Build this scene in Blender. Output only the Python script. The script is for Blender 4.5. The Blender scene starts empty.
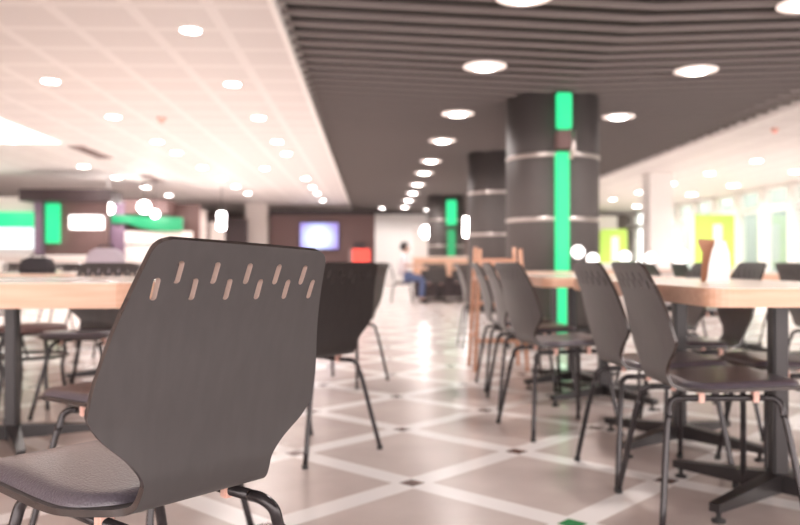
import bpy, bmesh, math, random
from mathutils import Vector, Matrix
random.seed(7)
scene = bpy.context.scene
C = bpy.context.scene.collection
PI = math.pi

# ------------------------------------------------------------------ camera
CAM_H = 0.815
cam_data = bpy.data.cameras.new('camera')
cam = bpy.data.objects.new('camera', cam_data)
C.objects.link(cam)
cam.location = (0, 0, CAM_H)
cam.rotation_euler = (math.radians(90.109), 0, math.radians(-2.03))
cam_data.sensor_width = 36.0
cam_data.lens = 35.55
cam_data.clip_end = 200
cam_data.dof.use_dof = True
cam_data.dof.focus_distance = 1.25
cam_data.dof.aperture_fstop = 3.5
scene.camera = cam

# ------------------------------------------------------------------ world, exposure
world = bpy.data.worlds.new('world')
scene.world = world
world.use_nodes = True
bg = world.node_tree.nodes['Background']
bg.inputs[0].default_value = (1.0, 0.90, 0.872, 1)
bg.inputs[1].default_value = 2.0
scene.view_settings.view_transform = 'Standard'
scene.view_settings.look = 'None'
scene.view_settings.gamma = 1
scene.view_settings.use_curve_mapping = False
scene.view_settings.exposure = 1.55

# ------------------------------------------------------------------ materials
def newmat(name, col=(.5, .5, .5), rough=.5, metal=0.0, spec=.5, emit=None, estr=0.0):
    m = bpy.data.materials.new(name); m.use_nodes = True
    b = m.node_tree.nodes['Principled BSDF']
    b.inputs['Base Color'].default_value = (*col, 1)
    b.inputs['Roughness'].default_value = rough
    b.inputs['Metallic'].default_value = metal
    b.inputs['Specular IOR Level'].default_value = spec
    if emit:
        b.inputs['Emission Color'].default_value = (*emit, 1)
        b.inputs['Emission Strength'].default_value = estr
    return m

def mottled(name, c1, c2, scale=(1, 1, 1), nscale=5, rough=.5, metal=0., bump=0., detail=4, rough2=None, spec=.5):
    m = newmat(name, c1, rough, metal, spec)
    nt = m.node_tree; N = nt.nodes; L = nt.links
    b = N['Principled BSDF']
    tc = N.new('ShaderNodeTexCoord'); mp = N.new('ShaderNodeMapping')
    mp.inputs['Scale'].default_value = scale
    nz = N.new('ShaderNodeTexNoise'); nz.inputs['Scale'].default_value = nscale; nz.inputs['Detail'].default_value = detail
    mx = N.new('ShaderNodeMix'); mx.data_type = 'RGBA'
    mx.inputs[6].default_value = (*c1, 1); mx.inputs[7].default_value = (*c2, 1)
    L.new(tc.outputs['Object'], mp.inputs[0]); L.new(mp.outputs[0], nz.inputs['Vector'])
    rp = N.new('ShaderNodeMapRange'); rp.inputs[1].default_value = .3; rp.inputs[2].default_value = .7
    L.new(nz.outputs[0], rp.inputs[0]); L.new(rp.outputs[0], mx.inputs[0]); L.new(mx.outputs[2], b.inputs['Base Color'])
    if bump:
        bp = N.new('ShaderNodeBump'); bp.inputs['Strength'].default_value = bump; bp.inputs['Distance'].default_value = .002
        L.new(nz.outputs[0], bp.inputs['Height']); L.new(bp.outputs[0], b.inputs['Normal'])
    if rough2 is not None:
        r2 = N.new('ShaderNodeMapRange'); r2.inputs[3].default_value = rough; r2.inputs[4].default_value = rough2
        L.new(nz.outputs[0], r2.inputs[0]); L.new(r2.outputs[0], b.inputs['Roughness'])
    return m

def floor_mat():
    m = newmat('floor_tiles', rough=.22)
    nt = m.node_tree; N = nt.nodes; L = nt.links
    b = N['Principled BSDF']
    ge = N.new('ShaderNodeNewGeometry'); sp = N.new('ShaderNodeSeparateXYZ')
    L.new(ge.outputs['Position'], sp.inputs[0])
    P = .958 / math.sqrt(2)
    def math_(op, a, bb=None):
        n = N.new('ShaderNodeMath'); n.operation = op
        for i, v in enumerate((a, bb)):
            if v is None: continue
            if isinstance(v, (int, float)): n.inputs[i].default_value = v
            else: L.new(v, n.inputs[i])
        return n.outputs[0]
    x = math_('SUBTRACT', sp.outputs[0], .15); y = math_('SUBTRACT', sp.outputs[1], 2.94)
    s = 1 / math.sqrt(2) / P
    u = math_('MULTIPLY', math_('ADD', x, y), s); v = math_('MULTIPLY', math_('SUBTRACT', y, x), s)
    def dist(a):   # distance from nearest integer
        fr = math_('FRACT', math_('ADD', a, 100.5))
        return math_('ABSOLUTE', math_('SUBTRACT', fr, .5))
    du, dv = dist(u), dist(v)
    band = math_('LESS_THAN', math_('MINIMUM', du, dv), .078)
    sq = math_('LESS_THAN', math_('MAXIMUM', du, dv), .052)
    grout = math_('LESS_THAN', math_('ABSOLUTE', math_('SUBTRACT', math_('MINIMUM', du, dv), .08)), .003)
    nz = N.new('ShaderNodeTexNoise'); nz.inputs['Scale'].default_value = 3.5; nz.inputs['Detail'].default_value = 6
    L.new(ge.outputs['Position'], nz.inputs['Vector'])
    rp = N.new('ShaderNodeMapRange'); rp.inputs[1].default_value = .3; rp.inputs[2].default_value = .7
    L.new(nz.outputs[0], rp.inputs[0])
    def mix(f, a, bb):
        n = N.new('ShaderNodeMix'); n.data_type = 'RGBA'
        L.new(f, n.inputs[0])
        for i, v in ((6, a), (7, bb)):
            if isinstance(v, tuple): n.inputs[i].default_value = (*v, 1)
            else: L.new(v, n.inputs[i])
        return n.outputs[2]
    base = mix(rp.outputs[0], (.54, .455, .425), (.67, .585, .55))
    cellu = N.new('ShaderNodeTexWhiteNoise'); cellu.noise_dimensions = '2D'
    cb = N.new('ShaderNodeCombineXYZ')
    L.new(math_('FLOOR', u), cb.inputs[0]); L.new(math_('FLOOR', v), cb.inputs[1])
    L.new(cb.outputs[0], cellu.inputs['Vector'])
    base = mix(math_('MULTIPLY', cellu.outputs[0], .35), base, (.74, .655, .62))
    c = mix(band, base, (.93, .90, .885))
    c = mix(grout, c, (.6, .52, .48))
    # crossing insets: brown, one in the row nearest is green
    ix = math_('LESS_THAN', math_('ABSOLUTE', math_('SUBTRACT', sp.outputs[0], .629)), .1)
    iy = math_('LESS_THAN', math_('ABSOLUTE', math_('SUBTRACT', sp.outputs[1], 2.461)), .1)
    inset = mix(math_('MULTIPLY', ix, iy), (.13, .06, .045), (.03, .28, .09))
    c = mix(sq, c, inset)
    L.new(c, b.inputs['Base Color'])
    return m

def ceiling_mat():
    m = newmat('white_ceiling_panels', rough=.6)
    nt = m.node_tree; N = nt.nodes; L = nt.links
    b = N['Principled BSDF']
    ge = N.new('ShaderNodeNewGeometry'); sp = N.new('ShaderNodeSeparateXYZ')
    L.new(ge.outputs['Position'], sp.inputs[0])
    outs = []
    for i, per, off in ((0, .62, .1), (1, .62, .2)):
        a = N.new('ShaderNodeMath'); a.operation = 'MULTIPLY_ADD'; a.inputs[1].default_value = 1 / per; a.inputs[2].default_value = 100 + off
        L.new(sp.outputs[i], a.inputs[0])
        f = N.new('ShaderNodeMath'); f.operation = 'FRACT'; L.new(a.outputs[0], f.inputs[0])
        l = N.new('ShaderNodeMath'); l.operation = 'LESS_THAN'; l.inputs[1].default_value = .16; L.new(f.outputs[0], l.inputs[0])
        outs.append(l.outputs[0])
    mxm = N.new('ShaderNodeMath'); mxm.operation = 'MAXIMUM'; L.new(outs[0], mxm.inputs[0]); L.new(outs[1], mxm.inputs[1])
    mx = N.new('ShaderNodeMix'); mx.data_type = 'RGBA'
    mx.inputs[6].default_value = (.68, .635, .62, 1); mx.inputs[7].default_value = (.76, .72, .705, 1)
    L.new(mxm.outputs[0], mx.inputs[0]); L.new(mx.outputs[2], b.inputs['Base Color'])
    return m

def wood_mat(name, c1, c2, rough=.35, stretch=(1, 14, 14)):
    return mottled(name, c1, c2, stretch, 2.2, rough, detail=6)

M = dict(
    laminate=mottled('charcoal_laminate', (.050, .045, .0455), (.059, .053, .0535), (30, 30, 2.0), 2.2, .42, rough2=.55, detail=5),
    laminate_far=mottled('dark_laminate', (.052, .045, .044), (.066, .057, .056), (30, 30, 2.0), 2.2, .40, detail=3),
    laminate_shaded=mottled('shaded_laminate', (.016, .011, .011), (.022, .016, .015), (30, 30, 2.0), 2.2, .5, detail=3),  # darker copy of the laminate, the shade on one chair put into its colour
    ply=mottled('ply_edge', (.034, .024, .022), (.05, .036, .032), (1, 1, 1), 20, .2),
    plyraw=newmat('raw_ply', (.45, .35, .31), .25),
    pad=mottled('charcoal_vinyl', (.075, .062, .078), (.10, .085, .105), (1, 1, 1), 260, .3, bump=.8, detail=2),
    steel=newmat('dark_steel_tube', (.035, .03, .032), .22, .35),
    post=newmat('black_steel', (.03, .026, .027), .3, .3),
    rubber=newmat('black_rubber', (.02, .018, .018), .6),
    clip=newmat('pink_plastic', (.80, .50, .42), .4),
    copper=mottled('orange_wood', (.45, .21, .125), (.56, .29, .18), (2, 2, 12), 3, .3),
    white=newmat('white_paint', (.86, .82, .80), .5),
    offwhite=newmat('cream_paint', (.78, .70, .66), .5),
    tabletop=wood_mat('light_laminate_top', (.80, .64, .54), (.86, .74, .66), .22),
    tableedge=wood_mat('wood_table_edge', (.66, .375, .25), (.76, .48, .345), .35, (2, 14, 30)),
    slat=newmat('grey_metal_slat', (.22, .185, .177), .5),
    plenum=newmat('dark_plenum', (.018, .012, .011), .8),
    col=mottled('bronze_panel', (.092, .078, .076), (.112, .096, .093), (1, 1, 1), 1.5, .6, .05),
    colband=newmat('brushed_metal_band', (.62, .56, .53), .3, .8),
    green=newmat('green_lit', (.01, .12, .04), .4, emit=(.006, .36, .135), estr=.95),
    greend=newmat('green_deep_lit', (.01, .12, .04), .4, emit=(.005, .15, .055), estr=.9),
    greensign=newmat('green_sign', (.005, .12, .05), .4, emit=(.002, .17, .065), estr=.7),
    lamp=newmat('lamp_white', (.9, .9, .9), .4, emit=(1, .93, .90), estr=9),
    dishglow=newmat('lit_reflector', (.8, .7, .66), .3, emit=(1, .80, .72), estr=.32),
    lampsoft=newmat('lamp_soft', (.9, .9, .9), .4, emit=(1, .93, .90), estr=1.1),
    board=newmat('lit_board', (.8, .8, .8), .4, emit=(.42, .48, .52), estr=.7),
    dark=newmat('dark_panel', (.035, .02, .022), .5),
    maroon=newmat('maroon_panel', (.16, .09, .085), .5),
    purple=newmat('purple_panel', (.20, .13, .19), .5),
    greywall=newmat('taupe_wall', (.26, .20, .19), .6),
    red=newmat('red_plastic', (.85, .07, .05), .4, emit=(.9, .06, .04), estr=.35),
    yellowgreen=newmat('lime_panel', (.50, .78, .13), .5),
    paper=newmat('white_card', (.9, .86, .84), .55),
    brown=newmat('brown_card', (.36, .17, .10), .5),
    skin=newmat('skin', (.62, .38, .30), .55),
    hair=newmat('dark_hair', (.03, .02, .02), .5),
    whitecloth=newmat('white_cloth', (.78, .70, .72), .8),
    bluecloth=newmat('blue_denim', (.13, .17, .32), .8),
    purplecloth=newmat('plum_cloth', (.32, .16, .24), .8),
    greycloth=newmat('light_grey_cloth', (.48, .42, .48), .8),
    blackcloth=newmat('black_cloth', (.04, .035, .04), .8),
    outside=mottled('teal_render', (.30, .36, .34), (.38, .43, .40), (1, 1, 1), .5, .7),
    bottle=newmat('clear_bottle', (.75, .72, .70), .15),
)
def glass_mat():
    m = bpy.data.materials.new('window_glass'); m.use_nodes = True
    N = m.node_tree.nodes; L = m.node_tree.links; N.clear()
    o = N.new('ShaderNodeOutputMaterial'); mx = N.new('ShaderNodeMixShader')
    t = N.new('ShaderNodeBsdfTransparent'); t.inputs[0].default_value = (.86, .92, .90, 1)
    g = N.new('ShaderNodeBsdfGlossy'); g.inputs['Roughness'].default_value = .05
    mx.inputs[0].default_value = .12
    L.new(t.outputs[0], mx.inputs[1]); L.new(g.outputs[0], mx.inputs[2]); L.new(mx.outputs[0], o.inputs[0])
    return m
M['glass'] = glass_mat()
b_ = M['pad'].node_tree.nodes['Principled BSDF']; b_.inputs['Coat Weight'].default_value = .6; b_.inputs['Coat Roughness'].default_value = .25
def screen_mat():
    m = newmat('screen_picture', (.02, .02, .02), .2)
    N = m.node_tree.nodes; L = m.node_tree.links; b = N['Principled BSDF']
    tc = N.new('ShaderNodeTexCoord'); mp = N.new('ShaderNodeMapping')
    mp.inputs['Location'].default_value = (.05, 0, .08); mp.inputs['Scale'].default_value = (1.5, 0, 1.6)
    gr = N.new('ShaderNodeTexGradient'); gr.gradient_type = 'SPHERICAL'
    cr = N.new('ShaderNodeValToRGB')
    e = cr.color_ramp.elements
    e[0].position = 0; e[0].color = (.30, .22, .62, 1)
    e[1].position = .75; e[1].color = (.9, 1, 1, 1)
    x = cr.color_ramp.elements.new(.3); x.color = (.42, .48, .95, 1)
    L.new(tc.outputs['Object'], mp.inputs[0]); L.new(mp.outputs[0], gr.inputs[0]); L.new(gr.outputs[0], cr.inputs[0])
    L.new(cr.outputs[0], b.inputs['Emission Color']); b.inputs['Emission Strength'].default_value = .55
    return m
M['screen'] = screen_mat()

# ------------------------------------------------------------------ mesh helpers
def obj(name, bm, mat, parent=None, smooth=False, loc=None):
    me = bpy.data.meshes.new(name); bm.normal_update(); bm.to_mesh(me); bm.free()
    if isinstance(mat, (list, tuple)):
        for x in mat: me.materials.append(x)
    else: me.materials.append(mat)
    o = bpy.data.objects.new(name, me); C.objects.link(o)
    if smooth:
        for p in me.polygons: p.use_smooth = True
    if parent: o.parent = parent
    if loc: o.location = loc
    return o
def box(bm, x0, x1, y0, y1, z0, z1, mi=0):
    v = [bm.verts.new(p) for p in ((x0, y0, z0), (x1, y0, z0), (x1, y1, z0), (x0, y1, z0), (x0, y0, z1), (x1, y0, z1), (x1, y1, z1), (x0, y1, z1))]
    fs = []
    for f in ((3, 2, 1, 0), (4, 5, 6, 7), (0, 1, 5, 4), (1, 2, 6, 5), (2, 3, 7, 6), (3, 0, 4, 7)):
        a = bm.faces.new([v[i] for i in f]); a.material_index = mi; fs.append(a)
    return fs
def bx(*a, bevel=0):
    bm = bmesh.new(); box(bm, *a)
    if bevel: bmesh.ops.bevel(bm, geom=bm.edges[:], offset=bevel, segments=2, affect='EDGES', profile=.5)
    return bm
def tube(bm, pts, r, seg=10, caps=True):
    pts = [Vector(p) for p in pts]; n = len(pts)
    rs = r if isinstance(r, (list, tuple)) else [r] * n
    t0 = (pts[1] - pts[0]).normalized()
    ref = Vector((0, 0, 1)) if abs(t0.z) < .9 else Vector((1, 0, 0))
    nrm = t0.cross(ref).normalized(); rings = []
    for i, p in enumerate(pts):
        t = ((pts[min(i + 1, n - 1)] - pts[max(i - 1, 0)])).normalized()
        nrm = (nrm - t * nrm.dot(t)).normalized(); b = t.cross(nrm)
        rings.append([bm.verts.new(p + (nrm * math.cos(2 * PI * k / seg) + b * math.sin(2 * PI * k / seg)) * rs[i]) for k in range(seg)])
    for a, c in zip(rings, rings[1:]):
        for k in range(seg): bm.faces.new((a[k], a[(k + 1) % seg], c[(k + 1) % seg], c[k]))
    if caps: bm.faces.new(rings[0][::-1]); bm.faces.new(rings[-1])
    return bm
def lathe(bm, prof, seg=24, cx=0, cy=0):
    rings = [[bm.verts.new((cx + r * math.cos(2 * PI * k / seg), cy + r * math.sin(2 * PI * k / seg), z)) for k in range(seg)] for r, z in prof]
    for a, c in zip(rings, rings[1:]):
        for k in range(seg): bm.faces.new((a[k], a[(k + 1) % seg], c[(k + 1) % seg], c[k]))
    bm.faces.new(rings[0][::-1]); bm.faces.new(rings[-1])
    return bm
def catmull(pts, n=8):
    P = [tuple(p) for p in pts]; out = []
    P = [tuple(2 * a - b for a, b in zip(P[0], P[1]))] + P + [tuple(2 * a - b for a, b in zip(P[-1], P[-2]))]
    for i in range(1, len(P) - 2):
        for k in range(n):
            t = k / n; p0, p1, p2, p3 = P[i - 1:i + 3]
            out.append(tuple(.5 * (2 * b + (c - a) * t + (2 * a - 5 * b + 4 * c - d) * t * t + (3 * b - a - 3 * c + d) * t ** 3) for a, b, c, d in zip(p0, p1, p2, p3)))
    out.append(P[-2]); return out
def prism(bm, poly, z0, z1, r=0, mi=0):
    a = [bm.verts.new((x, y, z0)) for x, y in poly]; b = [bm.verts.new((x, y, z1)) for x, y in poly]; n = len(poly)
    bm.faces.new(a[::-1]); f = bm.faces.new(b); f.material_index = mi
    for i in range(n): bm.faces.new((a[i], a[(i + 1) % n], b[(i + 1) % n], b[i]))
    return bm
def rrect(x0, x1, y0, y1, r, n=6):
    out = []
    for cx, cy, a0 in ((x1 - r, y1 - r, 0), (x0 + r, y1 - r, 90), (x0 + r, y0 + r, 180), (x1 - r, y0 + r, 270)):
        for k in range(n + 1):
            a = math.radians(a0 + 90 * k / n); out.append((cx + r * math.cos(a), cy + r * math.sin(a)))
    return out
def thing(name, label, cat, loc=(0, 0, 0), rz=0, group=None):
    o = bpy.data.objects.new(name, None); C.objects.link(o); o.empty_display_size = .1
    o.location = loc; o.rotation_euler = (0, 0, rz)
    o['label'] = label; o['category'] = cat
    if group: o['group'] = group
    return o
def tag(o, label, cat, group=None, kind=None):
    o['label'] = label; o['category'] = cat
    if group: o['group'] = group
    if kind: o['kind'] = kind
    return o
def struct(name, bm, mat, parent=None):
    o = obj(name, bm, mat, parent)
    if not parent: o['kind'] = 'structure'
    return o
def dup(root, loc, rz, label, group=None, name=None):
    def rec(o, par):
        c = o.copy(); C.objects.link(c); c.parent = par
        for ch in o.children: rec(ch, c)
        return c
    r = rec(root, None); r.location = loc; r.rotation_euler = (0, 0, rz)
    r['label'] = label
    if group: r['group'] = group
    return r

# ------------------------------------------------------------------ structure
CZ = 2.69                                   # slatted ceiling, lowest line over the columns
def cz(x): return CZ + .04 * abs(x - 2.1)
FX0, FX1, FY0, FY1 = -11.6, 11.0, -4.0, 31.2
XL, XR = -.72, 5.25                         # edges of the slatted zone
bm = bmesh.new(); box(bm, FX0, 18, FY0, FY1 + 5, -.1, 0); struct('floor', bm, floor_mat())
cm = ceiling_mat()
bm = bmesh.new()
box(bm, FX0, XL, FY0, 30.8, 2.80, 2.98)                      # left white zone
box(bm, XR, 10.35, FY0, FY1, 2.815, 2.98)                    # right white zone
ceil = struct('ceiling', bm, cm)
bm = bmesh.new(); box(bm, XL - .35, XR + .05, FY0, FY1, 3.0, 3.08); box(bm, FX0, XL - .35, 30.8, FY1, 2.98, 3.05)
struct('plenum', bm, M['plenum'], ceil)
# hanging slats, gently folded along the column line, end ragged at the right edge
bm = bmesh.new()
k = 0; y = 2.6
while y < FY1 - .1:
    xe = XR - .02 + (.03 if k % 2 else 0)
    for xa, xb in ((XL, 2.1), (2.1, xe)):
        za, zb = cz(xa), cz(xb); h = .043
        v = [bm.verts.new(p) for p in ((xa, y, za), (xb, y, zb), (xb, y + .022, zb), (xa, y + .022, za), (xa, y, za + h), (xb, y, zb + h), (xb, y + .022, zb + h), (xa, y + .022, za + h))]
        for f in ((3, 2, 1, 0), (4, 5, 6, 7), (0, 1, 5, 4), (1, 2, 6, 5), (2, 3, 7, 6), (3, 0, 4, 7)): bm.faces.new([v[i] for i in f])
    y += .285; k += 1
sl = struct('slats', bm, M['slat'], ceil)
bm = bmesh.new(); box(bm, XL - .05, XL - .002, FY0, 30.8, 2.74, 2.80); box(bm, XR + .04, XR + .1, FY0, FY1, 2.775, 2.815)
struct('trim_1', bm, M['white'])
# walls
struct('wall_back', bx(FX0, 10.6, 31.2, 31.4, 0, 3.05), M['greywall'])
struct('wall_left', bx(FX0 - .2, FX0, FY0, 31.4, 0, 3.05), M['offwhite'])
# glazed right side: pillars, transom, glass
WX = 10.2
bm = bmesh.new(); box(bm, WX, WX + .12, 5, 31.2, 0, .25); box(bm, WX, WX + .12, 5, 31.2, 2.72, 2.9)
struct('wall_right', bm, M['white'])
w = struct('window_1', bx(WX - .02, WX + .1, 5, 31.2, 2.17, 2.32), M['white'])
y = 5.6
while y < 31:
    struct('mullion', bx(WX - .06, WX + .14, y, y + .3, .25, 2.74), M['white'], w)
    y += 1.45
struct('pane', bx(WX + .04, WX + .06, 5, 31.2, .25, 2.72), M['glass'], w)
o = struct('wall_outside', bx(13.2, 13.4, 4, 36, 0, 6.5), M['outside'])

# ------------------------------------------------------------------ chairs
# path of the moulded shell, seat front to back top: (forward, height, half width)
PATH = [(.262, .432, .165), (.245, .447, .188), (.20, .452, .203), (.10, .449, .206), (.0, .444, .203), (-.05, .441, .192), (-.09, .439, .160),
        (-.118, .440, .138), (-.142, .448, .130), (-.155, .466, .126), (-.165, .493, .126), (-.170, .525, .150), (-.176, .560, .190),
        (-.183, .592, .214), (-.187, .610, .2155), (-.197, .65, .211), (-.215, .72, .195), (-.235, .775, .181), (-.255, .82, .170), (-.268, .848, .163)]
def shell_bm(skew=0.0, n=5, nu=14):
    P = catmull(PATH, n); S = [0]
    for a, b in zip(P, P[1:]): S.append(S[-1] + math.hypot(a[0] - b[0], a[1] - b[1]))
    tot = S[-1]; bm = bmesh.new(); rows = []
    # extra rows near the ends for rounded corners
    idx = list(zip(P, S))
    for (yy, zz, ww), s in idx:
        e = tot - s; r = .022
        if e < r: ww -= r - math.sqrt(max(0, r * r - (r - e) ** 2))
        r2 = .05
        if s < r2: ww -= (r2 - math.sqrt(max(0, r2 * r2 - (r2 - s) ** 2))) * .8
        hb = max(0, min(1, (zz - .46) / .12))          # how much this row belongs to the back
        row = []
        for k in range(nu + 1):
            u = -1 + 2 * k / nu; x = u * ww
            y2 = yy + hb * .35 * x * x
            z2 = zz - skew * x * max(0, zz - .50) * 2.6
            if skew: z2 -= .04 * max(0, x + .2) * max(0, min(1, (zz - .47) / .1)) * (1 - .65 * max(0, zz - .6) / .25)
            row.append(bm.verts.new((x, y2, z2)))
        rows.append(row)
    for a, b in zip(rows, rows[1:]):
        for k in range(nu): bm.faces.new((a[k], a[k + 1], b[k + 1], b[k]))
    bm.normal_update()
    return bm
def back_y(z):
    P = catmull(PATH, 8)
    for a, b in zip(P, P[1:]):
        if a[1] <= z <= b[1] and a[1] > .5: t = (z - a[1]) / (b[1] - a[1]); return a[0] + t * (b[0] - a[0])
    return P[-1][0]
SLOTS = [(-.15 + .03 * i, .776 if i % 2 == 0 else .800) for i in range(11)]
def make_shell(skew, n=5, nu=14, slots=True, mat='laminate', first=True):
    o = obj('shell', shell_bm(skew, n, nu), [M[mat], M['ply'], M['plyraw']], smooth=True)
    sd = o.modifiers.new('t', 'SOLIDIFY'); sd.thickness = .011; sd.offset = 0; sd.use_rim = True; sd.material_offset_rim = 1
    cut = None
    if slots:
        cb = bmesh.new()
        for sx, sz in SLOTS:
            zz = sz - skew * sx * (sz - .5) * 2.6
            yc = back_y(sz) + .35 * sx * sx
            poly = []
            for k in range(17):
                a = PI * k / 8
                poly.append((sx + .0048 * math.cos(a), zz + .0048 * math.sin(a) + (.0105 if 0 < k < 8 or k == 0 else -.0105)))
            poly = []
            for k in range(9): a = PI * k / 8; poly.append(((.0052) * math.cos(a), .011 + .0052 * math.sin(a)))
            for k in range(9): a = PI + PI * k / 8; poly.append(((.0052) * math.cos(a), -.011 + .0052 * math.sin(a)))
            f = [cb.verts.new((sx + px, yc - .04, zz + pz)) for px, pz in poly]
            g = [cb.verts.new((sx + px, yc + .04, zz + pz)) for px, pz in poly]
            nn = len(poly); cb.faces.new(f); cb.faces.new(g[::-1])
            for i in range(nn): cb.faces.new((f[(i + 1) % nn], f[i], g[i], g[(i + 1) % nn]))
        bmesh.ops.recalc_face_normals(cb, faces=cb.faces[:])
        for f_ in cb.faces: f_.material_index = 2
        cut = obj('cutter', cb, [M[mat], M['ply'], M['plyraw']])
        bo = o.modifiers.new('b', 'BOOLEAN'); bo.operation = 'DIFFERENCE'; bo.object = cut; bo.solver = 'EXACT'
    dg = bpy.context.evaluated_depsgraph_get(); dg.update()
    me = bpy.data.meshes.new_from_object(o.evaluated_get(dg))
    o.modifiers.clear(); o.data = me
    if cut: bpy.data.objects.remove(cut)
    try: me.set_sharp_from_angle(angle=math.radians(40))
    except Exception: pass
    me.name = 'shell'
    return o
def pad_bm():
    # cushion that follows the seat pan
    P = [p for p in catmull(PATH, 5) if p[1] < .455 and p[0] > -.105]
    bm = bmesh.new(); nu = 16; top = []; bot = []
    S = [0]
    for a, b in zip(P, P[1:]): S.append(S[-1] + math.hypot(a[0] - b[0], a[1] - b[1]))
    for (yy, zz, ww), s in zip(P[3:], S[3:]):
        e = min(s - S[3], S[-1] - s); ww = ww - .010
        r = .045
        if e < r: ww -= r - math.sqrt(max(0, r * r - (r - e) ** 2))
        rt, rb = [], []
        for k in range(nu + 1):
            u = -1 + 2 * k / nu; u = math.copysign(abs(u) ** .75, u)
            x = u * ww; d = min(e, ww * (1 - abs(u)))
            h = .016 * min(1, math.sqrt(max(0, 1 - (1 - min(1, d / .03)) ** 2)))
            rt.append(bm.verts.new((x, yy, zz + .0065 + h))); rb.append(bm.verts.new((x, yy, zz + .006)))
        top.append(rt); bot.append(rb)
    for g, fl in ((top, False), (bot, True)):
        for a, b in zip(g, g[1:]):
            for k in range(nu):
                f = (a[k], a[k + 1], b[k + 1], b[k]); bm.faces.new(f[::-1] if fl else f)
    for i in range(len(top) - 1):
        bm.faces.new((top[i][0], top[i + 1][0], bot[i + 1][0], bot[i][0])); bm.faces.new((top[i + 1][nu], top[i][nu], bot[i][nu], bot[i + 1][nu]))
    for k in range(nu):
        bm.faces.new((top[0][k + 1], top[0][k], bot[0][k], bot[0][k + 1])); bm.faces.new((top[-1][k], top[-1][k + 1], bot[-1][k + 1], bot[-1][k]))
    bmesh.ops.recalc_face_normals(bm, faces=bm.faces[:])
    return bm
_cache = {}
def make_chair(name, label, group, shell, seg=12):
    t = thing(name, label, 'chair', group=group)
    shell.name = 'shell'; shell.parent = t
    obj('seat_pad', pad_bm(), M['pad'], t, True)
    R = .0105
    for sx in (-1, 1):
        bm = bmesh.new(); tube(bm, [(sx * .122, -.115, .408), (sx * .122, .15, .408)], R, seg); obj('side_tube', bm, M['steel'], t, True)
        for sy, y0, yb, yf in ((-1, -.115, -.165, -.215), (1, .15, .20, .24)):
            d = yb - y0
            pts = catmull([(sx * .122, y0, .408), (sx * .125, y0 + d * .55, .406), (sx * .134, y0 + d * .95, .390), (sx * .144, yb, .357), (sx * .154, yb + (yf - yb) * .2, .32), (sx * .225, yf, .012)], 5)
            bm = bmesh.new(); tube(bm, pts, R, seg); lg = obj('leg', bm, M['steel'], t, True)
            bm = bmesh.new(); lathe(bm, [(.012, 0), (.013, .004), (.013, .012), (.0105, .018)], 10, sx * .2255, yf); obj('foot_glide', bm, M['rubber'], lg, True)
            yq = y0 + .06 if sy < 0 else y0 - .03
            bm = bmesh.new(); box(bm, sx * .122 - .014, sx * .122 + .014, yq - .009, yq + .009, .394, .438)
            bmesh.ops.bevel(bm, geom=bm.edges[:], offset=.003, segments=2, affect='EDGES')
            obj('spacer', bm, M['clip'], t)
    return t

A48 = math.radians(48.8)
near = make_chair('dining_chair', 'large charcoal moulded chair in the foreground seen from behind, sharply in focus', None,
                  make_shell(.034, 7, 24, True, 'laminate'), 16)
near.location = (-.381, 1.385, 0); near.rotation_euler = (0, 0, A48)

proto = make_chair('dining_chair', '', None, make_shell(0, 3, 12, True, 'laminate_far'), 8)
[c for c in proto.children if c.name.startswith('shell')][0].data.materials[2] = M['laminate_far']
proto.scale = (.98, .98, .968)
GL, GR = 'chairs along the left tables', 'chairs along the right tables'
def chair(x, y, deg, label, group=None, _st=[True]):
    """deg = direction the chair faces, anticlockwise from straight ahead"""
    rz = math.radians(deg)
    if _st[0]:
        _st[0] = False; o = proto; o.location = (x, y, 0); o.rotation_euler = (0, 0, rz); o['label'] = label
        if group: o['group'] = group
        return o
    return dup(proto, (x, y, 0), rz, label, group)
# left side
chair(-.66, 2.34, 62, 'grey-padded chair half hidden behind the large foreground chair', GL)
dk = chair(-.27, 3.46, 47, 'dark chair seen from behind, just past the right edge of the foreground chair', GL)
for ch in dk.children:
    if ch.name.startswith('shell'): ch.data = ch.data.copy(); ch.data.materials[0] = M['laminate_shaded']
# right side, tucked in at the near table
chair(1.085, 2.56, -91, 'nearest chair at the right table, its back turned to the aisle', GR)
chair(1.075, 3.04, -86, 'second chair at the right table, directly behind the nearest one', GR)
chair(.90, 3.86, -78, 'third chair along the right aisle, between the two right tables', GR)
chair(.92, 4.6, -90, 'chair with its back to the aisle at the near end of the second right table', GR)
chair(.93, 5.2, -90, 'second chair along the aisle side of the second right table', GR)
chair(1.67, 3.02, 88, 'chair on the far side of the near right table, its padded seat under the top', GR)
chair(1.60, 3.80, 86, 'chair across the near right table, its backrest seen below the tabletop', GR)
chair(1.78, 4.75, 90, 'chair on the far side of the second right table', GR)

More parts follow.
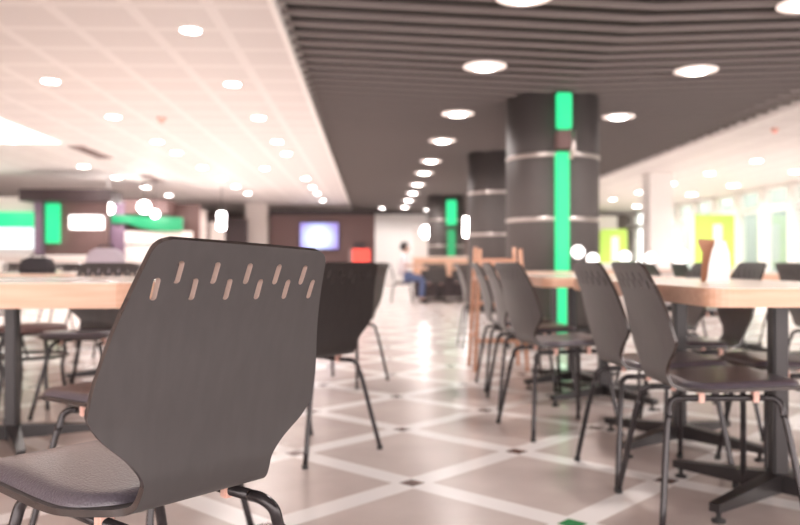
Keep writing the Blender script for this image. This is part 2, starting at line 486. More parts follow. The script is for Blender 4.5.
# ------------------------------------------------------------------ tables
def pedestal(t, x, y, top, rot=0):
    bm = bmesh.new(); box(bm, x - .027, x + .027, y - .027, y + .027, .06, top)
    bmesh.ops.bevel(bm, geom=[e for e in bm.edges if abs(e.verts[0].co.z - e.verts[1].co.z) > .1], offset=.006, segments=2, affect='EDGES')
    p = obj('pedestal', bm, M['post'], t)
    bm = bmesh.new()
    for a in range(4):
        ang = rot + a * PI / 2; d = Vector((math.cos(ang), math.sin(ang), 0)); n = Vector((-d.y, d.x, 0))
        L = .40; pts = []
        def sec(s, w, z0, z1): return [bm.verts.new(Vector((x, y, 0)) + d * s + n * w * q + Vector((0, 0, z))) for q, z in ((-1, z0), (1, z0), (1, z1), (-1, z1))]
        A = sec(.0, .028, .035, .10); B = sec(L, .018, .035, .062)
        for i in range(4): bm.faces.new((A[i], A[(i + 1) % 4], B[(i + 1) % 4], B[i]))
        bm.faces.new(A[::-1]); bm.faces.new(B)
    bmesh.ops.recalc_face_normals(bm, faces=bm.faces[:])
    b = obj('base_feet', bm, M['post'], p)
    for a in range(4):
        ang = rot + a * PI / 2
        bm = bmesh.new(); lathe(bm, [(.022, 0), (.022, .008), (.008, .012), (.008, .036)], 12, x + .375 * math.cos(ang), y + .375 * math.sin(ang)); obj('leveller', bm, M['rubber'], b, True)
    bm = bmesh.new(); box(bm, x - .15, x + .15, y - .15, y + .15, top - .008, top); obj('top_plate', bm, M['post'], p)
def table(name, label, x0, x1, y0, y1, ztop, th, peds, group=None, rot=.35, r=.07):
    t = thing(name, label, 'table', ((x0 + x1) / 2, (y0 + y1) / 2, 0), 0, group)
    cx, cy = (x0 + x1) / 2, (y0 + y1) / 2
    bm = bmesh.new(); prism(bm, rrect(x0 - cx, x1 - cx, y0 - cy, y1 - cy, r), ztop - th, ztop - .002)
    obj('edge_band', bm, M['tableedge'], t)
    bm = bmesh.new(); prism(bm, rrect(x0 - cx + .004, x1 - cx - .004, y0 - cy + .004, y1 - cy - .004, r), ztop - .004, ztop)
    obj('tabletop', bm, M['tabletop'], t)
    for px, py in peds: pedestal(t, px - cx, py - cy, ztop - th, rot)
    return t
GT = 'dining tables'
table('dining_table', 'long wood-edged table nearest on the right with black pedestal feet', 1.02, 1.80, 2.34, 4.02, .742, .058, [(1.40, 2.68), (1.385, 3.52)], GT, .62)
table('dining_table', 'second long wood-edged table on the right, beyond the near one', .93, 1.73, 4.25, 5.85, .742, .055, [(1.38, 4.68), (1.35, 5.3)], GT, .5)
table('dining_table', 'wide thick wood-edged table on the left, partly behind the foreground chair', -2.75, -.80, 2.66, 4.1, .752, .085, [(-1.61, 3.6)], GT, .5)

# ------------------------------------------------------------------ columns
def column(x, y, r, label, strip=True):
    zt = cz(x) + .02
    t = thing('round_column', label, 'column', (x, y, 0), 0, 'round metal clad columns')
    bm = bmesh.new(); n = 48
    lathe(bm, [(r, 0), (r, zt)], n); obj('cladding', bm, M['col'], t, True)
    for p in t.children[0].data.polygons:
        if abs(p.normal.z) > .5: p.use_smooth = False
    for z in (1.29, 2.0):
        bm = bmesh.new(); lathe(bm, [(r + .001, z), (r + .006, z + .003), (r + .006, z + .042), (r + .001, z + .045)], n); obj('metal_band', bm, M['colband'], t, True)
    bm = bmesh.new(); lathe(bm, [(r + .015, 0), (r + .015, .12), (r, .125)], n); obj('plinth', bm, M['post'], t, True)
    return t
c1 = column(2.09, 9.1, .53, 'nearest fat bronze column with a tall green light strip')
c2 = column(2.16, 13.6, .50, 'middle column partly hidden behind the fat near column')
c3 = column(2.06, 22.0, .50, 'far column with a small green lamp above a green strip')
def strip(t, dx, dy, z0, z1, w, mat, nm='light_strip'):
    bm = bmesh.new(); box(bm, dx - w / 2, dx + w / 2, dy - .05, dy + .02, z0, z1)
    bmesh.ops.bevel(bm, geom=bm.edges[:], offset=.015, segments=3, affect='EDGES')
    return obj(nm, bm, M[mat], t)
strip(c1, -.025, -.57, .05, 2.03, .15, 'green')
strip(c1, -.01, -.59, 2.28, 2.67, .165, 'green')
bm = bmesh.new(); box(bm, -.09, .10, -.62, -.50, 2.06, 2.27); bmesh.ops.bevel(bm, geom=bm.edges[:], offset=.02, segments=2, affect='EDGES')
obj('strip_bracket', bm, M['maroon'], c1)
bm = bmesh.new(); tube(bm, [(.09, -.60, 2.25), (.095, -.61, 2.1), (.06, -.6, 1.95)], .028, 10); obj('camera_arm', bm, M['colband'], c1, True)
strip(c3, .10, -.54, .0 + .04, 1.75, .22, 'greend')
strip(c3, .10, -.56, 1.88, 2.55, .27, 'green')

# ------------------------------------------------------------------ ceiling lights
def downlight(name, label, group, z, x, y, r, energy, spread=150, mat='lamp'):
    t = thing(name, label, 'ceiling light', (x, y, z), 0, group)
    bm = bmesh.new()
    a = [(r * 1.25, .0), (r * 1.25, -.012), (r, -.014), (r * .98, -.004), (r * .98, 0)]
    if r >= .18: a = [(r * 1.1, 0), (r * 1.1, -.006), (r, -.012), (r * .5, -.016), (r * .5, 0)]
    lathe(bm, a[::-1], 24); obj('rim', bm, M['white' if r < .18 else 'dishglow'], t, True)
    bm = bmesh.new(); lathe(bm, [(r * .95, -.010), (r * .95, -.018), (r * .5, -.024)] if r < .18 else [(r * .5, -.016), (r * .5, -.026), (r * .3, -.032)], 24); obj('lamp_lens', bm, M[mat], t, True)
    if energy:
        ld = bpy.data.lights.new('downlight', 'AREA'); ld.shape = 'DISK'; ld.size = r * (2 if r < .18 else .95); ld.energy = energy; ld.color = (1, .92, .88); ld.spread = math.radians(spread)
        lo = bpy.data.objects.new('bulb', ld); C.objects.link(lo); lo.parent = t; lo.location = (0, 0, -.03)
    return t
EN = 11.5
ROWS = [
    (-1.53, [6.73, 8.73, 10.73, 12.82, 14.2, 18.3, 20.4, 22.2, 24.6], 2.80, .085, 'in the white-ceiling row beside the slats'),
    (-3.47, [8.66, 10.73, 12.89, 14.15, 16.3, 18.4, 20.3, 22.2], 2.80, .09, 'in the middle row of the white left ceiling'),
    (-5.83, [12.98, 16.2, 18.26, 20.6, 22.9], 2.80, .11, 'in the outermost row of the white left ceiling'),
    (7.42, [12.6, 15.0, 17.1, 19.3, 21.7, 24.1], 2.815, .10, 'in the inner row of the bright right ceiling'),
    (9.15, [14.2, 16.7, 19.7, 22.3, 24.8, 27.0], 2.815, .14, 'in the row above the windows of the right ceiling'),
]
ORD = ['nearest', 'second', 'third', 'fourth', 'fifth', 'sixth', 'seventh', 'eighth', 'farthest']
for x, ys, z, r, where in ROWS:
    for i, y in enumerate(ys):
        n = 'farthest' if i == len(ys) - 1 else ORD[i]
        downlight('ceiling_light', '%s round white downlight %s' % (n, where), 'round downlights in the white ceilings', z, x, y, r, EN * (1.35 if x > 5 else 1))
downlight('ceiling_light', 'single round downlight set between two rows of the left ceiling', 'round downlights in the white ceilings', 2.80, -2.21, 16.4, .085, EN)
for x, ys, where in ((1.09, [3.4, 5.6, 7.6, 10.0, 12.2, 14.6, 16.5, 18.9, 21.2, 23.6, 26.4], 'left of the columns in the dark slatted ceiling'), (3.2, [3.4, 5.7, 7.7, 10.15, 12.4, 14.8, 17], 'right of the columns in the dark slatted ceiling')):
    for i, y in enumerate(ys):
        n = 'farthest' if i == len(ys) - 1 else (ORD[i] if i < 8 else ('ninth', 'tenth')[i - 8])
        downlight('slat_ceiling_light', '%s wide glowing downlight %s' % (n, where), 'downlights in the slatted ceiling', cz(x) - .004, x, y, .19, EN * 1.3)
for i, x in enumerate((.35, 1.9)):  # pair of lamps added to brighten the pale partition
    downlight('added_wall_lamp', '%s added lamp brightening the pale partition at the end of the aisle' % ('left', 'right')[i], 'added lamps at the end of the aisle', cz(x), x, 27.4, .10, EN * .8)
# luminous cove and vents in the left ceiling
t = thing('ceiling_lightbox', 'bright elongated light panel in the left ceiling at the picture edge', 'ceiling light', (-5.6, 11.4, 2.80))
bm = bmesh.new(); box(bm, -.62, .62, -1.7, 1.7, -.02, 0); obj('frame', bm, M['white'], t)
bm = bmesh.new(); box(bm, -.55, .55, -1.6, 1.6, -.028, -.02); obj('diffuser', bm, M['lampsoft'], t)
for vx, vy, lab in ((-4.98, 14.2, 'nearer slim grey vent in the white left ceiling'), (-5.08, 18.4, 'farther slim grey vent in the white left ceiling')):
    t = thing('ceiling_vent', lab, 'vent', (vx, vy, 2.80), 0, 'ceiling vents')
    bm = bmesh.new(); box(bm, -.13, .13, -.75, .75, -.015, 0); obj('frame', bm, M['greywall'], t)
    bm = bmesh.new()
    for i in range(5): box(bm, -.1 + .045 * i, -.085 + .045 * i, -.7, .7, -.022, -.015)
    obj('slat', bm, M['maroon'], t)
for x, y, lab in ((-2.86, 10.85, 'small red detector on the white left ceiling'), (5.94, 11.45, 'small red detector on the bright right ceiling')):
    t = thing('smoke_detector', lab, 'detector', (x, y, 2.80 if x < 0 else 2.815), 0, 'ceiling detectors')
    bm = bmesh.new(); lathe(bm, [(.03, -.05), (.05, -.04), (.06, -.01), (.06, 0)], 16); obj('body', bm, M['clip'], t, True)
    bm = bmesh.new(); lathe(bm, [(.012, -.065), (.02, -.06), (.02, -.05)], 12); obj('indicator', bm, M['red'], t, True)

# ------------------------------------------------------------------ things on the right tables
t = thing('menu_card', 'tall white folded card standing on the near right table', 'card', (1.395, 3.15, .742), math.radians(4))
bm = bmesh.new()
prof = [(-.048, 0), (.046, 0), (.054, .06), (.050, .12), (.036, .165), (.0, .172), (-.022, .13), (-.038, .07)]
a = [bm.verts.new((x, -.012 + z * .05, z)) for x, z in prof]; b = [bm.verts.new((x, -.009 + z * .05, z)) for x, z in prof]; n = len(prof)
bm.faces.new(a); bm.faces.new(b[::-1])
for i in range(n): bm.faces.new((a[(i + 1) % n], a[i], b[i], b[(i + 1) % n]))
obj('front_panel', bm, M['paper'], t)
bm = bmesh.new()
prof = [(-.040, 0), (-.022, 0), (-.006, .08), (.006, .172), (-.066, .176), (-.066, .160), (-.044, .12)]
a = [bm.verts.new((x, .052 - z * .16, z)) for x, z in prof]; b = [bm.verts.new((x, .056 - z * .16, z)) for x, z in prof]; n = len(prof)
bm.faces.new(a); bm.faces.new(b[::-1])
for i in range(n): bm.faces.new((a[(i + 1) % n], a[i], b[i], b[(i + 1) % n]))
obj('back_panel', bm, M['brown'], t)

# wooden high chairs behind the second table
def high_chair(x, y, label):
    t = thing('high_chair', label, 'high chair', (x, y, 0), 0)
    for sx in (-1, 1):
        for sy in (-1, 1):
            top = .95 if sy > 0 else .93
            bm = bmesh.new(); tube(bm, [(sx * .20, sy * .19, 0), (sx * .155, sy * .13, top)], .016, 8); obj('leg', bm, M['copper'], t, True)
        bm = bmesh.new(); tube(bm, [(sx * .185, -.165, .27), (sx * .185, .165, .27)], .014, 8); obj('stretcher', bm, M['copper'], t, True)
        bm = bmesh.new(); tube(bm, [(sx * .163, -.14, .70), (sx * .163, .15, .70)], .014, 8); obj('arm_rail', bm, M['copper'], t, True)
    obj('seat', bx(-.16, .16, -.14, .14, .50, .52), M['copper'], t)
    obj('footrest', bx(-.18, .18, -.20, -.12, .22, .245), M['copper'], t)
    obj('backrest', bx(-.15, .15, .125, .145, .80, .86), M['copper'], t)
    obj('tray', bx(-.17, .17, -.19, -.11, .70, .72), M['copper'], t)
high_chair(.98, 6.15, 'orange wooden high chair by the right aisle')

# ------------------------------------------------------------------ further tables and chairs
table('dining_table', 'third wood-edged table on the right, behind the wooden high chair', 1.25, 2.38, 7.3, 8.2, .742, .055, [(1.8, 7.75)], GT, .5)
table('dining_table', 'table in the right outer row level with the near columned aisle', 2.95, 3.75, 3.6, 5.2, .742, .055, [(3.35, 4.0), (3.35, 4.8)], GT, .5)
table('dining_table', 'table in the right outer row, second from the camera', 2.95, 3.75, 6.0, 7.6, .742, .055, [(3.35, 6.4), (3.35, 7.2)], GT, .5)
table('dining_table', 'table far right near the windows', 5.4, 6.2, 8.0, 9.6, .742, .055, [(5.8, 8.4), (5.8, 9.2)], GT, .5)
table('dining_table', 'second table on the left, behind the thick-edged one, with bags on it', -3.6, -1.25, 5.0, 6.4, .752, .06, [(-3.0, 5.7), (-1.75, 5.7)], GT, .5)
table('dining_table', 'third table back on the left, towards the food stalls', -4.6, -2.2, 8.0, 9.2, .742, .06, [(-3.9, 8.6), (-2.8, 8.6)], GT, .5)
table('dining_table', 'low table at the far end of the aisle in front of the wood counter', 1.0, 2.4, 16.4, 17.2, .742, .05, [(1.4, 16.8), (2.0, 16.8)], GT, .5)
GO = 'chairs of the right outer row'; GF = 'chairs farther back on the left'; GA = 'chairs at the far end of the aisle'
chair(2.78, 4.05, -90, 'chair on the near side of the right outer table, nearest of that row', GO)
chair(2.80, 4.75, -92, 'second chair on the near side of the right outer table', GO)
chair(3.92, 4.1, 90, 'nearest chair beyond the right outer table, facing the aisle', GO)
chair(3.95, 4.85, 87, 'second chair beyond the right outer table, facing the aisle', GO)
chair(2.80, 6.5, -90, 'nearer chair on the aisle side of the second right outer table', GO)
chair(2.78, 7.2, -86, 'farther chair on the aisle side of the second right outer table', GO)
chair(3.95, 6.5, 90, 'nearer chair on the window side of the second right outer table', GO)
chair(3.93, 7.2, 93, 'farther chair on the window side of the second right outer table', GO)
chair(5.2, 8.5, -90, 'chair at the table far right near the windows', GO)
chair(1.08, 7.75, -90, 'chair on the aisle side of the third right table', GO)
chair(-.18, 5.45, 62, 'small chair beyond the dark left chair, legs seen in the aisle', GF)
chair(-1.55, 4.42, 176, 'chair at the far side of the thick-edged left table, left of two', GF)
chair(-1.0, 4.50, 190, 'chair at the far side of the thick-edged left table, right of two', GF)
chair(-2.2, 6.75, 180, 'chair behind the second left table, facing the camera', GF)
chair(-3.2, 6.72, 176, 'chair behind the second left table, nearest the picture edge', GF)
chair(-2.9, 9.55, 180, 'chair behind the third left table, right of two', GF)
chair(-3.7, 9.55, 184, 'chair behind the third left table, left of two', GF)
chair(-2.7, 7.68, 0, 'chair in front of the third left table, its back to the camera', GF)
chair(1.3, 16.15, 4, 'left chair before the far low table', GA)
chair(2.0, 16.1, -6, 'right chair before the far low table', GA)
chair(1.3, 17.5, 178, 'left chair behind the far low table', GA)
chair(2.0, 17.5, 184, 'right chair behind the far low table', GA)

# stool with curved legs and ring under the left table
t = thing('ring_stool', 'dark stool with curved legs and a round foot ring beneath the left table edge', 'stool', (-1.95, 4.62, 0))
bm = bmesh.new(); lathe(bm, [(.17, .43), (.185, .435), (.185, .455), (.17, .465)], 24); obj('seat', bm, M['maroon'], t, True)
for k in range(4):
    a = PI / 4 + k * PI / 2; c, s = math.cos(a), math.sin(a)
    bm = bmesh.new(); tube(bm, catmull([(c * .11, s * .11, .435), (c * .16, s * .16, .40), (c * .185, s * .185, .30), (c * .17, s * .17, .2), (c * .20, s * .20, .0)], 5), .012, 8); obj('leg', bm, M['post'], t, True)
bm = bmesh.new(); rg = [(.185 * math.cos(2 * PI * k / 32), .185 * math.sin(2 * PI * k / 32), .29) for k in range(33)]; tube(bm, rg, .010, 8, False); obj('foot_ring', bm, M['post'], t, True)

# objects on the left tables
def bag(name, label, x, y, z, w, d, h, mat, rz=0):
    t = thing(name, label, 'bag', (x, y, z), rz)
    bm = bmesh.new()
    P = [(1.0, .0), (1.04, .25), (1.0, .6), (.82, .88), (.5, 1.0)]
    rings = []
    for s, zz in P:
        rings.append([bm.verts.new((math.copysign(abs(math.cos(q)) ** .6, math.cos(q)) * w / 2 * s, math.copysign(abs(math.sin(q)) ** .6, math.sin(q)) * d / 2 * s, zz * h)) for q in [2 * PI * k / 24 for k in range(24)]])
    for a, b in zip(rings, rings[1:]):
        for k in range(24): bm.faces.new((a[k], a[(k + 1) % 24], b[(k + 1) % 24], b[k]))
    bm.faces.new(rings[0][::-1]); bm.faces.new(rings[-1]); obj('body', bm, M[mat], t, True)
    bm = bmesh.new(); tube(bm, catmull([(-w * .2, 0, h * .97), (-w * .15, 0, h * 1.12), (w * .15, 0, h * 1.12), (w * .2, 0, h * .97)], 5), .006, 6); obj('handle', bm, M['blackcloth'], t, True)
bag('tote_bag', 'soft grey-lilac bag on the second left table', -1.83, 5.5, .752, .25, .16, .17, 'greycloth')
bag('tote_bag', 'plum bag on the second left table at the picture edge', -2.72, 5.4, .752, .30, .16, .18, 'purplecloth')
bag('sling_bag', 'black low bag between the plum and the grey bags', -2.27, 5.45, .752, .22, .14, .11, 'blackcloth')
t = thing('cup', 'white cup beside the black bag on the left', 'cup', (-2.43, 5.22, .752))
bm = bmesh.new(); lathe(bm, [(.026, 0), (.032, .03), (.037, .085), (.034, .085), (.028, .01)], 20); obj('cup_body', bm, M['white'], t, True)
bm = bmesh.new(); tube(bm, catmull([(.034, 0, .07), (.058, 0, .06), (.055, 0, .03), (.032, 0, .02)], 4), .004, 6); obj('handle', bm, M['white'], t, True)
t = thing('paper_sheet', 'white open papers spread on the thick-edged left table', 'paper', (-1.75, 3.15, .7525), .05)
bm = bmesh.new(); box(bm, -.62, .0, -.2, .22, 0, .0015); obj('left_sheet', bm, M['paper'], t)
bm = bmesh.new(); box(bm, .02, .58, -.18, .2, 0, .0015); obj('right_sheet', bm, M['paper'], t)

# ------------------------------------------------------------------ food stalls at the left
def stall(label, x, y, parts):
    t = thing('food_stall', label, 'stall', (x, y, 0))
    for nm, b, mat in parts:
        o = obj(nm, bx(*b), M[mat], t)
    return t
stall('nearest food stall at the left with a lit menu board topped by a green band', -8.6, 17.2, [
    ('counter', (-2.2, 1.2, -.35, .35, 0, .98), 'offwhite'), ('worktop', (-2.25, 1.22, -.4, .4, .98, 1.03), 'white'), ('back_panel', (-2.2, 1.25, .6, .7, 0, 2.3), 'offwhite'),
    ('menu_board', (-1.9, 1.18, .5, .58, 1.15, 1.62), 'board'), ('green_header', (-1.9, 1.18, .48, .58, 1.62, 1.96), 'green')])
stall('dark maroon food stall with an upright green light and a white lit box', -6.5, 17.0, [
    ('counter', (-.75, .95, -.3, .4, 0, .95), 'offwhite'), ('worktop', (-.8, .97, -.35, .42, .95, 1.0), 'white'), ('back_panel', (-.78, .72, .5, .6, 0, 2.2), 'maroon'),
    ('roof_fascia', (-.95, .98, -.05, .7, 2.15, 2.40), 'dark'), ('green_light', (-.56, -.28, .36, .46, 1.27, 2.12), 'green'), ('lit_box', (.12, .74, -.1, .2, 1.56, 1.84), 'lampsoft'), ('side_post', (-.78, -.62, .3, .45, 1.0, 2.15), 'purple')])
t = stall('food stall with a long green sign over a cream counter, beside a purple post', -5.3, 19.4, [
    ('counter', (-.85, 1.0, -.3, .4, 0, 1.25), 'offwhite'), ('back_panel', (-.9, 1.0, .45, .55, 0, 2.3), 'maroon'),
    ('roof_fascia', (-1.1, .4, -.3, .6, 2.02, 2.36), 'maroon'), ('corner_post', (-.92, -.6, -.35, -.1, 0, 2.3), 'purple'), ('front_banner', (-.7, 1.0, -.32, -.28, 1.30, 1.60), 'offwhite')])
bm = bmesh.new()
prof = [(-.88, 1.98), (.78, 1.92), (.78, 1.62), (.45, 1.60), (.1, 1.62), (-.2, 1.68), (-.5, 1.78), (-.88, 1.80)]
a = [bm.verts.new((x, -.42, z)) for x, z in prof]; b = [bm.verts.new((x, -.34, z)) for x, z in prof]; n = len(prof)
bm.faces.new(a); bm.faces.new(b[::-1])
for i in range(n): bm.faces.new((a[(i + 1) % n], a[i], b[i], b[(i + 1) % n]))
obj('green_sign', bm, M['greensign'], t)
GP = 'small round lamps over the stalls'
for i, (x, y, z, r, lab) in enumerate([(-6.02, 18.3, 2.08, .12, 'left lamp of the three hung in front of the long green sign'), (-5.22, 18.3, 2.12, .14, 'middle lamp of the three hung in front of the long green sign'), (-5.05, 18.6, 1.98, .09, 'right, smallest lamp hung in front of the long green sign'), (-8.15, 16.5, 2.15, .13, 'lamp over the lit menu board at the picture edge')]):
    t = thing('pendant_lamp', lab, 'lamp', (x, y, z), 0, GP)
    bm = bmesh.new(); bmesh.ops.create_uvsphere(bm, u_segments=16, v_segments=10, radius=r); obj('globe', bm, M['lamp'], t, True)
    bm = bmesh.new(); tube(bm, [(0, 0, r * .95), (0, 0, 2.80 - z)], .008, 6); obj('cord', bm, M['post'], t, True)
def pendant(x, y, z0, z1, r, label, zc=2.8, mat='lamp'):
    t = thing('tube_lamp', label, 'lamp', (x, y, z0))
    bm = bmesh.new(); lathe(bm, [(r * .8, 0), (r, .03), (r, z1 - z0 - .03), (r * .8, z1 - z0)], 16); obj('shade', bm, M[mat], t, True)
    bm = bmesh.new(); tube(bm, [(0, 0, z1 - z0), (0, 0, zc - z0)], .008, 6); obj('cord', bm, M['post'], t, True)
pendant(-3.78, 20, 1.68, 2.12, .10, 'long white pendant lamp left of the cream pillar')
pendant(2.14, 17.6, 1.42, 1.86, .10, 'long white pendant lamp between the two rear columns', 3.0)
# back of the hall
def slab(name, label, cat, x, y, parts, group=None):
    t = thing(name, label, cat, (x, y, 0), 0, group)
    for nm, b, mat in parts: obj(nm, bx(*b), M[mat], t)
    return t
slab('partition', 'pinkish cream partition left of the small dark wall opening', 'partition', -5.6, 22, [('panel', (-.9, 1.0, 0, .12, 0, 2.3), 'offwhite'), ('plinth', (-.9, 1.0, -.02, 0, 0, .1), 'greywall')])
slab('display_cabinet', 'pale shelved cabinet between the long green sign and the cream pillar', 'cabinet', -4.95, 24.2, [('case', (-.6, 1.1, .1, .5, 0, 2.2), 'dark'), ('door', (-.5, -.02, .06, .1, 1.2, 2.1), 'greywall'), ('door', (.02, .46, .06, .1, 1.2, 2.1), 'offwhite'), ('shelf', (-.6, 1.1, 0, .1, 1.1, 1.15), 'white')])
slab('square_pillar', 'cream square pillar left of the wall screen', 'pillar', -3.8, 26, [('shaft', (-.34, .34, 0, .6, 0, 2.8), 'offwhite'), ('base', (-.37, .37, -.03, .63, 0, .15), 'white')])
slab('square_pillar', 'bright white square pillar before the right windows', 'pillar', 6.3, 17, [('shaft', (-.25, .25, 0, .5, 0, 2.815), 'white'), ('base', (-.28, .28, -.03, .53, 0, .15), 'offwhite')])
slab('dark_partition', 'dark brown wall unit carrying the glowing screen', 'partition', -1.5, 26.6, [('panel', (-1.9, 1.6, 0, .2, 0, 2.6), 'maroon'), ('cornice', (-1.9, 1.6, -.1, 0, 2.45, 2.62), 'dark'), ('shelf', (-1.8, 1.5, -.5, 0, .8, .85), 'offwhite')])
t = thing('wall_screen', 'glowing blue-white screen on the dark wall unit', 'screen', (-1.76, 26.45, 1.75))
bm = bmesh.new(); box(bm, -.66, .66, 0, .08, -.46, .46); obj('frame', bm, M['dark'], t)
bm = bmesh.new(); box(bm, -.63, .63, -.02, 0, -.43, .43); obj('display', bm, M['screen'], t)
t = thing('drinks_cooler', 'bright red box with a dark top below and right of the screen', 'cooler', (-.35, 25.6, 0))
obj('cabinet', bx(-.3, .3, 0, .4, 0, .85), M['maroon'], t); obj('red_panel', bx(-.28, .28, -.03, .03, .86, 1.30), M['red'], t); obj('top', bx(-.25, .12, -.03, .3, 1.30, 1.52), M['dark'], t); obj('header', bx(-.4, .3, .03, .3, .85, 1.3), M['greywall'], t)
slab('pale_partition', 'large pale lit wall panel at the end of the aisle', 'partition', 1.15, 28.6, [('panel', (-1.2, 1.15, 0, .15, 0, 2.62), 'white'), ('left_edge', (-1.2, -1.0, -.04, 0, 0, 2.62), 'paper'), ('door_leaf', (.35, 1.1, -.03, 0, 0, 2.1), 'offwhite')])
slab('dark_screen_wall', 'dark wall panel right of the pale partition', 'partition', 3.6, 27.5, [('panel', (-1.15, 1.2, 0, .15, 0, 2.64), 'greywall'), ('kick_board', (-1.15, 1.2, -.03, 0, 0, .2), 'dark')])
t = thing('globe_lamp', 'bright round lamp in front of the pale partition', 'lamp', (1.66, 24, 1.79))
bm = bmesh.new(); bmesh.ops.create_uvsphere(bm, u_segments=20, v_segments=12, radius=.19); obj('globe', bm, M['lamp'], t, True)
bm = bmesh.new(); tube(bm, [(0, 0, .18), (0, 0, .9)], .01, 6); obj('cord', bm, M['post'], t, True)
slab('service_counter', 'long light-wood counter at the far end of the aisle', 'counter', 1.85, 19.3, [('carcass', (-.8, .95, .06, .6, 0, .92), 'dark'), ('wood_front', (-.85, 1.0, 0, .06, .52, .96), 'tableedge'), ('countertop', (-.88, 1.03, -.03, .65, .96, 1.0), 'tabletop')])
slab('serving_station', 'cream block at the far right behind the fat column', 'counter', 5.6, 29, [('carcass', (-.9, 3.5, 0, .6, 0, 2.6), 'white'), ('green_panel', (1.0, 3.3, -.05, 0, .9, 2.0), 'yellowgreen'), ('kick_board', (-.9, 3.5, -.03, 0, 0, .2), 'greywall')])
slab('lime_banner', 'lime-green banner standing before the windows with a pale strip in it', 'banner', 9.45, 21.3, [('panel', (-.62, .48, 0, .06, .72, 2.17), 'yellowgreen'), ('pale_figure', (-.12, .12, -.02, 0, .9, 1.9), 'paper'), ('foot', (-.5, .4, -.1, .16, 0, .05), 'white'), ('post', (-.05, .05, 0, .05, .05, .72), 'white')], None)
slab('lime_banner', 'small lime-green banner beside the fat column at the far right', 'banner', 8.2, 26.5, [('panel', (-.45, .45, 0, .06, .85, 2.0), 'yellowgreen'), ('pale_figure', (-.1, .16, -.02, 0, .9, 1.75), 'paper'), ('foot', (-.4, .4, -.1, .16, 0, .05), 'white'), ('post', (-.05, .05, 0, .05, .05, .85), 'white')], None)
# low planter wall with globe lamps
slab('low_partition', 'low pale partition carrying round globe lamps on the right', 'partition', 4.2, 12.2, [('panel', (-1.5, 1.4, -.06, .06, 0, .70), 'offwhite'), ('cap', (-1.53, 1.43, -.08, .08, .70, .73), 'tableedge')])
GG = 'globe lamps on the low partition'
for x, z, r, lab in ((3.95, .93, .09, 'left globe lamp on the low right partition'), (4.35, .91, .085, 'middle globe lamp on the low right partition'), (4.82, .93, .12, 'rightmost globe lamp on the low right partition')):
    t = thing('table_globe', lab, 'lamp', (x, 12.2, .73), 0, GG)
    bm = bmesh.new(); bmesh.ops.create_uvsphere(bm, u_segments=16, v_segments=10, radius=r, matrix=Matrix.Translation((0, 0, z - .73))); obj('globe', bm, M['lampsoft'], t, True)
    bm = bmesh.new(); lathe(bm, [(.05, 0), (.05, .012), (.015, .02), (.015, max(.03, z - .73 - r * .9))], 12); obj('stand', bm, M['post'], t, True)

for x, z, r, lab in ((2.05, .935, .065, 'left and higher round lamp on the third right table'), (2.2, .865, .06, 'right and lower round lamp on the third right table')):
    t = thing('table_globe', lab, 'lamp', (x, 7.8, .742), 0, 'round lamps on the third right table')
    bm = bmesh.new(); bmesh.ops.create_uvsphere(bm, u_segments=16, v_segments=10, radius=r, matrix=Matrix.Translation((0, 0, z - .742))); obj('globe', bm, M['lampsoft'], t, True)
    bm = bmesh.new(); lathe(bm, [(.045, 0), (.045, .012), (.012, .02), (.012, max(.03, z - .742 - r * .9))], 12); obj('stand', bm, M['post'], t, True)

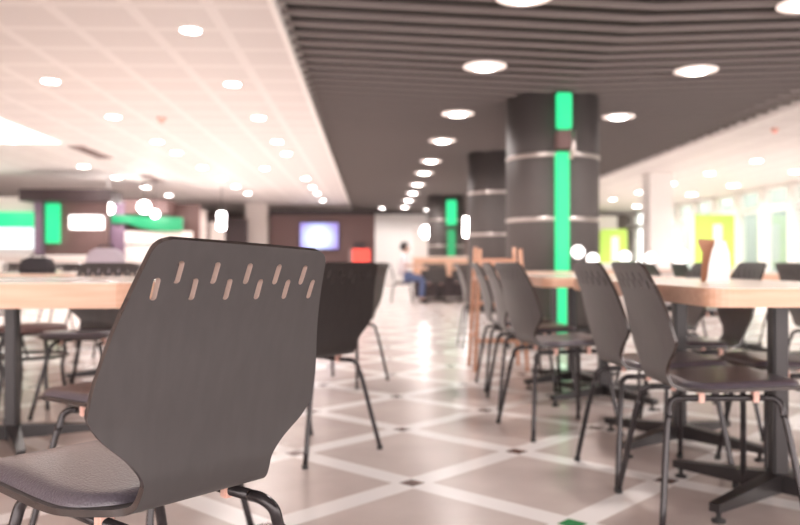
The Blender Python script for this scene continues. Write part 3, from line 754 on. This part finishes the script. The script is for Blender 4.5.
# ------------------------------------------------------------------ person at the far end
def skin_mesh(name, joints, edges, mat, parent, lv=2):
    me = bpy.data.meshes.new(name); me.from_pydata([j[:3] for j in joints], edges, [])
    o = bpy.data.objects.new(name, me); C.objects.link(o)
    md = o.modifiers.new('s', 'SKIN'); md.use_smooth_shade = True
    for i, j in enumerate(joints):
        sv = me.skin_vertices[0].data[i]; sv.radius = (j[3], j[4] if len(j) > 4 else j[3]); sv.use_root = (i == 0)
    ss = o.modifiers.new('u', 'SUBSURF'); ss.levels = lv; ss.render_levels = lv
    dg = bpy.context.evaluated_depsgraph_get(); dg.update()
    m2 = bpy.data.meshes.new_from_object(o.evaluated_get(dg)); o.modifiers.clear(); o.data = m2
    m2.materials.clear(); m2.materials.append(M[mat])
    for p in m2.polygons: p.use_smooth = True
    o.parent = parent; return o
def person(x, y, rz, label):
    t = thing('person', label, 'person', (x, y, 0), rz)
    J = [(0, 0, .54, .13, .11), (0, .01, .70, .12, .09), (0, -.01, .88, .15, .09), (0, -.02, 1.00, .08, .065), (0, -.04, 1.07, .048), (0, -.065, 1.14, .075, .085), (0, -.065, 1.22, .06, .07),
         (.17, -.02, .965, .052), (.21, -.06, .78, .038), (.15, -.27, .785, .03), (.12, -.36, .78, .02, .032),
         (-.17, -.02, .965, .052), (-.22, -.05, .78, .038), (-.17, -.26, .785, .03), (-.14, -.35, .78, .02, .032),
         (.09, -.10, .53, .085), (.10, -.43, .51, .058), (.10, -.42, .10, .038), (.10, -.50, .035, .035, .03),
         (-.09, -.10, .53, .085), (-.11, -.42, .51, .058), (-.12, -.38, .10, .038), (-.12, -.46, .035, .035, .03)]
    E = [(0, 1), (1, 2), (2, 3), (3, 4), (4, 5), (5, 6), (3, 7), (7, 8), (8, 9), (9, 10), (3, 11), (11, 12), (12, 13), (13, 14), (0, 15), (15, 16), (16, 17), (17, 18), (0, 19), (19, 20), (20, 21), (21, 22)]
    body = skin_mesh('body', J, E, 'skin', t)
    g = 1.16
    def sub(ids, es, name, mat, grow=.012):
        js = [tuple(J[i][:3]) + tuple(r + grow for r in (J[i][3:] if len(J[i]) > 4 else (J[i][3], J[i][3]))) for i in ids]
        m = {a: b for b, a in enumerate(ids)}
        return skin_mesh(name, js, [(m[a], m[b]) for a, b in es], mat, t)
    sub([0, 1, 2, 3, 7, 8, 11, 12], [(0, 1), (1, 2), (2, 3), (3, 7), (7, 8), (3, 11), (11, 12)], 'shirt', 'whitecloth', .02)
    sub([0, 15, 16, 17, 19, 20, 21], [(0, 15), (15, 16), (16, 17), (0, 19), (19, 20), (20, 21)], 'trousers', 'bluecloth', .018)
    bm = bmesh.new(); bmesh.ops.create_uvsphere(bm, u_segments=20, v_segments=14, radius=1, matrix=Matrix.Translation((0, -.035, 1.18)) @ Matrix.Diagonal((.092, .105, .11, 1)))
    bmesh.ops.delete(bm, geom=[v for v in bm.verts if v.co.y < -.09 and v.co.z < 1.225 or v.co.z < 1.10], context='VERTS'); obj('hair', bm, M['hair'], t, True)
    for sx in (-1, 1):
        bm = bmesh.new(); bmesh.ops.create_uvsphere(bm, u_segments=8, v_segments=6, radius=.011, matrix=Matrix.Translation((sx * .030, -.138, 1.165))); obj('eye', bm, M['hair'], t, True)
        bm = bmesh.new(); bmesh.ops.create_uvsphere(bm, u_segments=10, v_segments=6, radius=1, matrix=Matrix.Translation((sx * .11, -.46, .035)) @ Matrix.Diagonal((.05, .125, .034, 1))); obj('shoe', bm, M['blackcloth'], t, True)
        for k in range(5):
            hx, hy, hz = (.12, -.37, .78) if sx > 0 else (-.14, -.36, .78)
            if k < 4: pts = [(hx + (k - 1.5) * .016, hy, hz), (hx + (k - 1.5) * .018, hy - .055, hz - .01), (hx + (k - 1.5) * .018, hy - .08 + abs(k - 1.4) * .008, hz - .03)]
            else: pts = [(hx - sx * .02, hy + .02, hz), (hx - sx * .05, hy - .01, hz - .01), (hx - sx * .055, hy - .04, hz - .02)]
            bm = bmesh.new(); tube(bm, pts, [.010, .009, .006], 6); obj('finger', bm, M['skin'], t, True)
    bm = bmesh.new(); bmesh.ops.create_cone(bm, segments=8, radius1=.014, radius2=.005, depth=.045, cap_ends=True, matrix=Matrix.Translation((0, -.153, 1.135)) @ Matrix.Rotation(math.radians(20), 4, 'X')); obj('nose', bm, M['skin'], t, True)
chair(.62, 16.8, -90, 'chair at the left end of the far low table, the seated person on it', GA)
person(.66, 16.8, math.radians(90), 'person in a white top and blue trousers seated at the far low table')
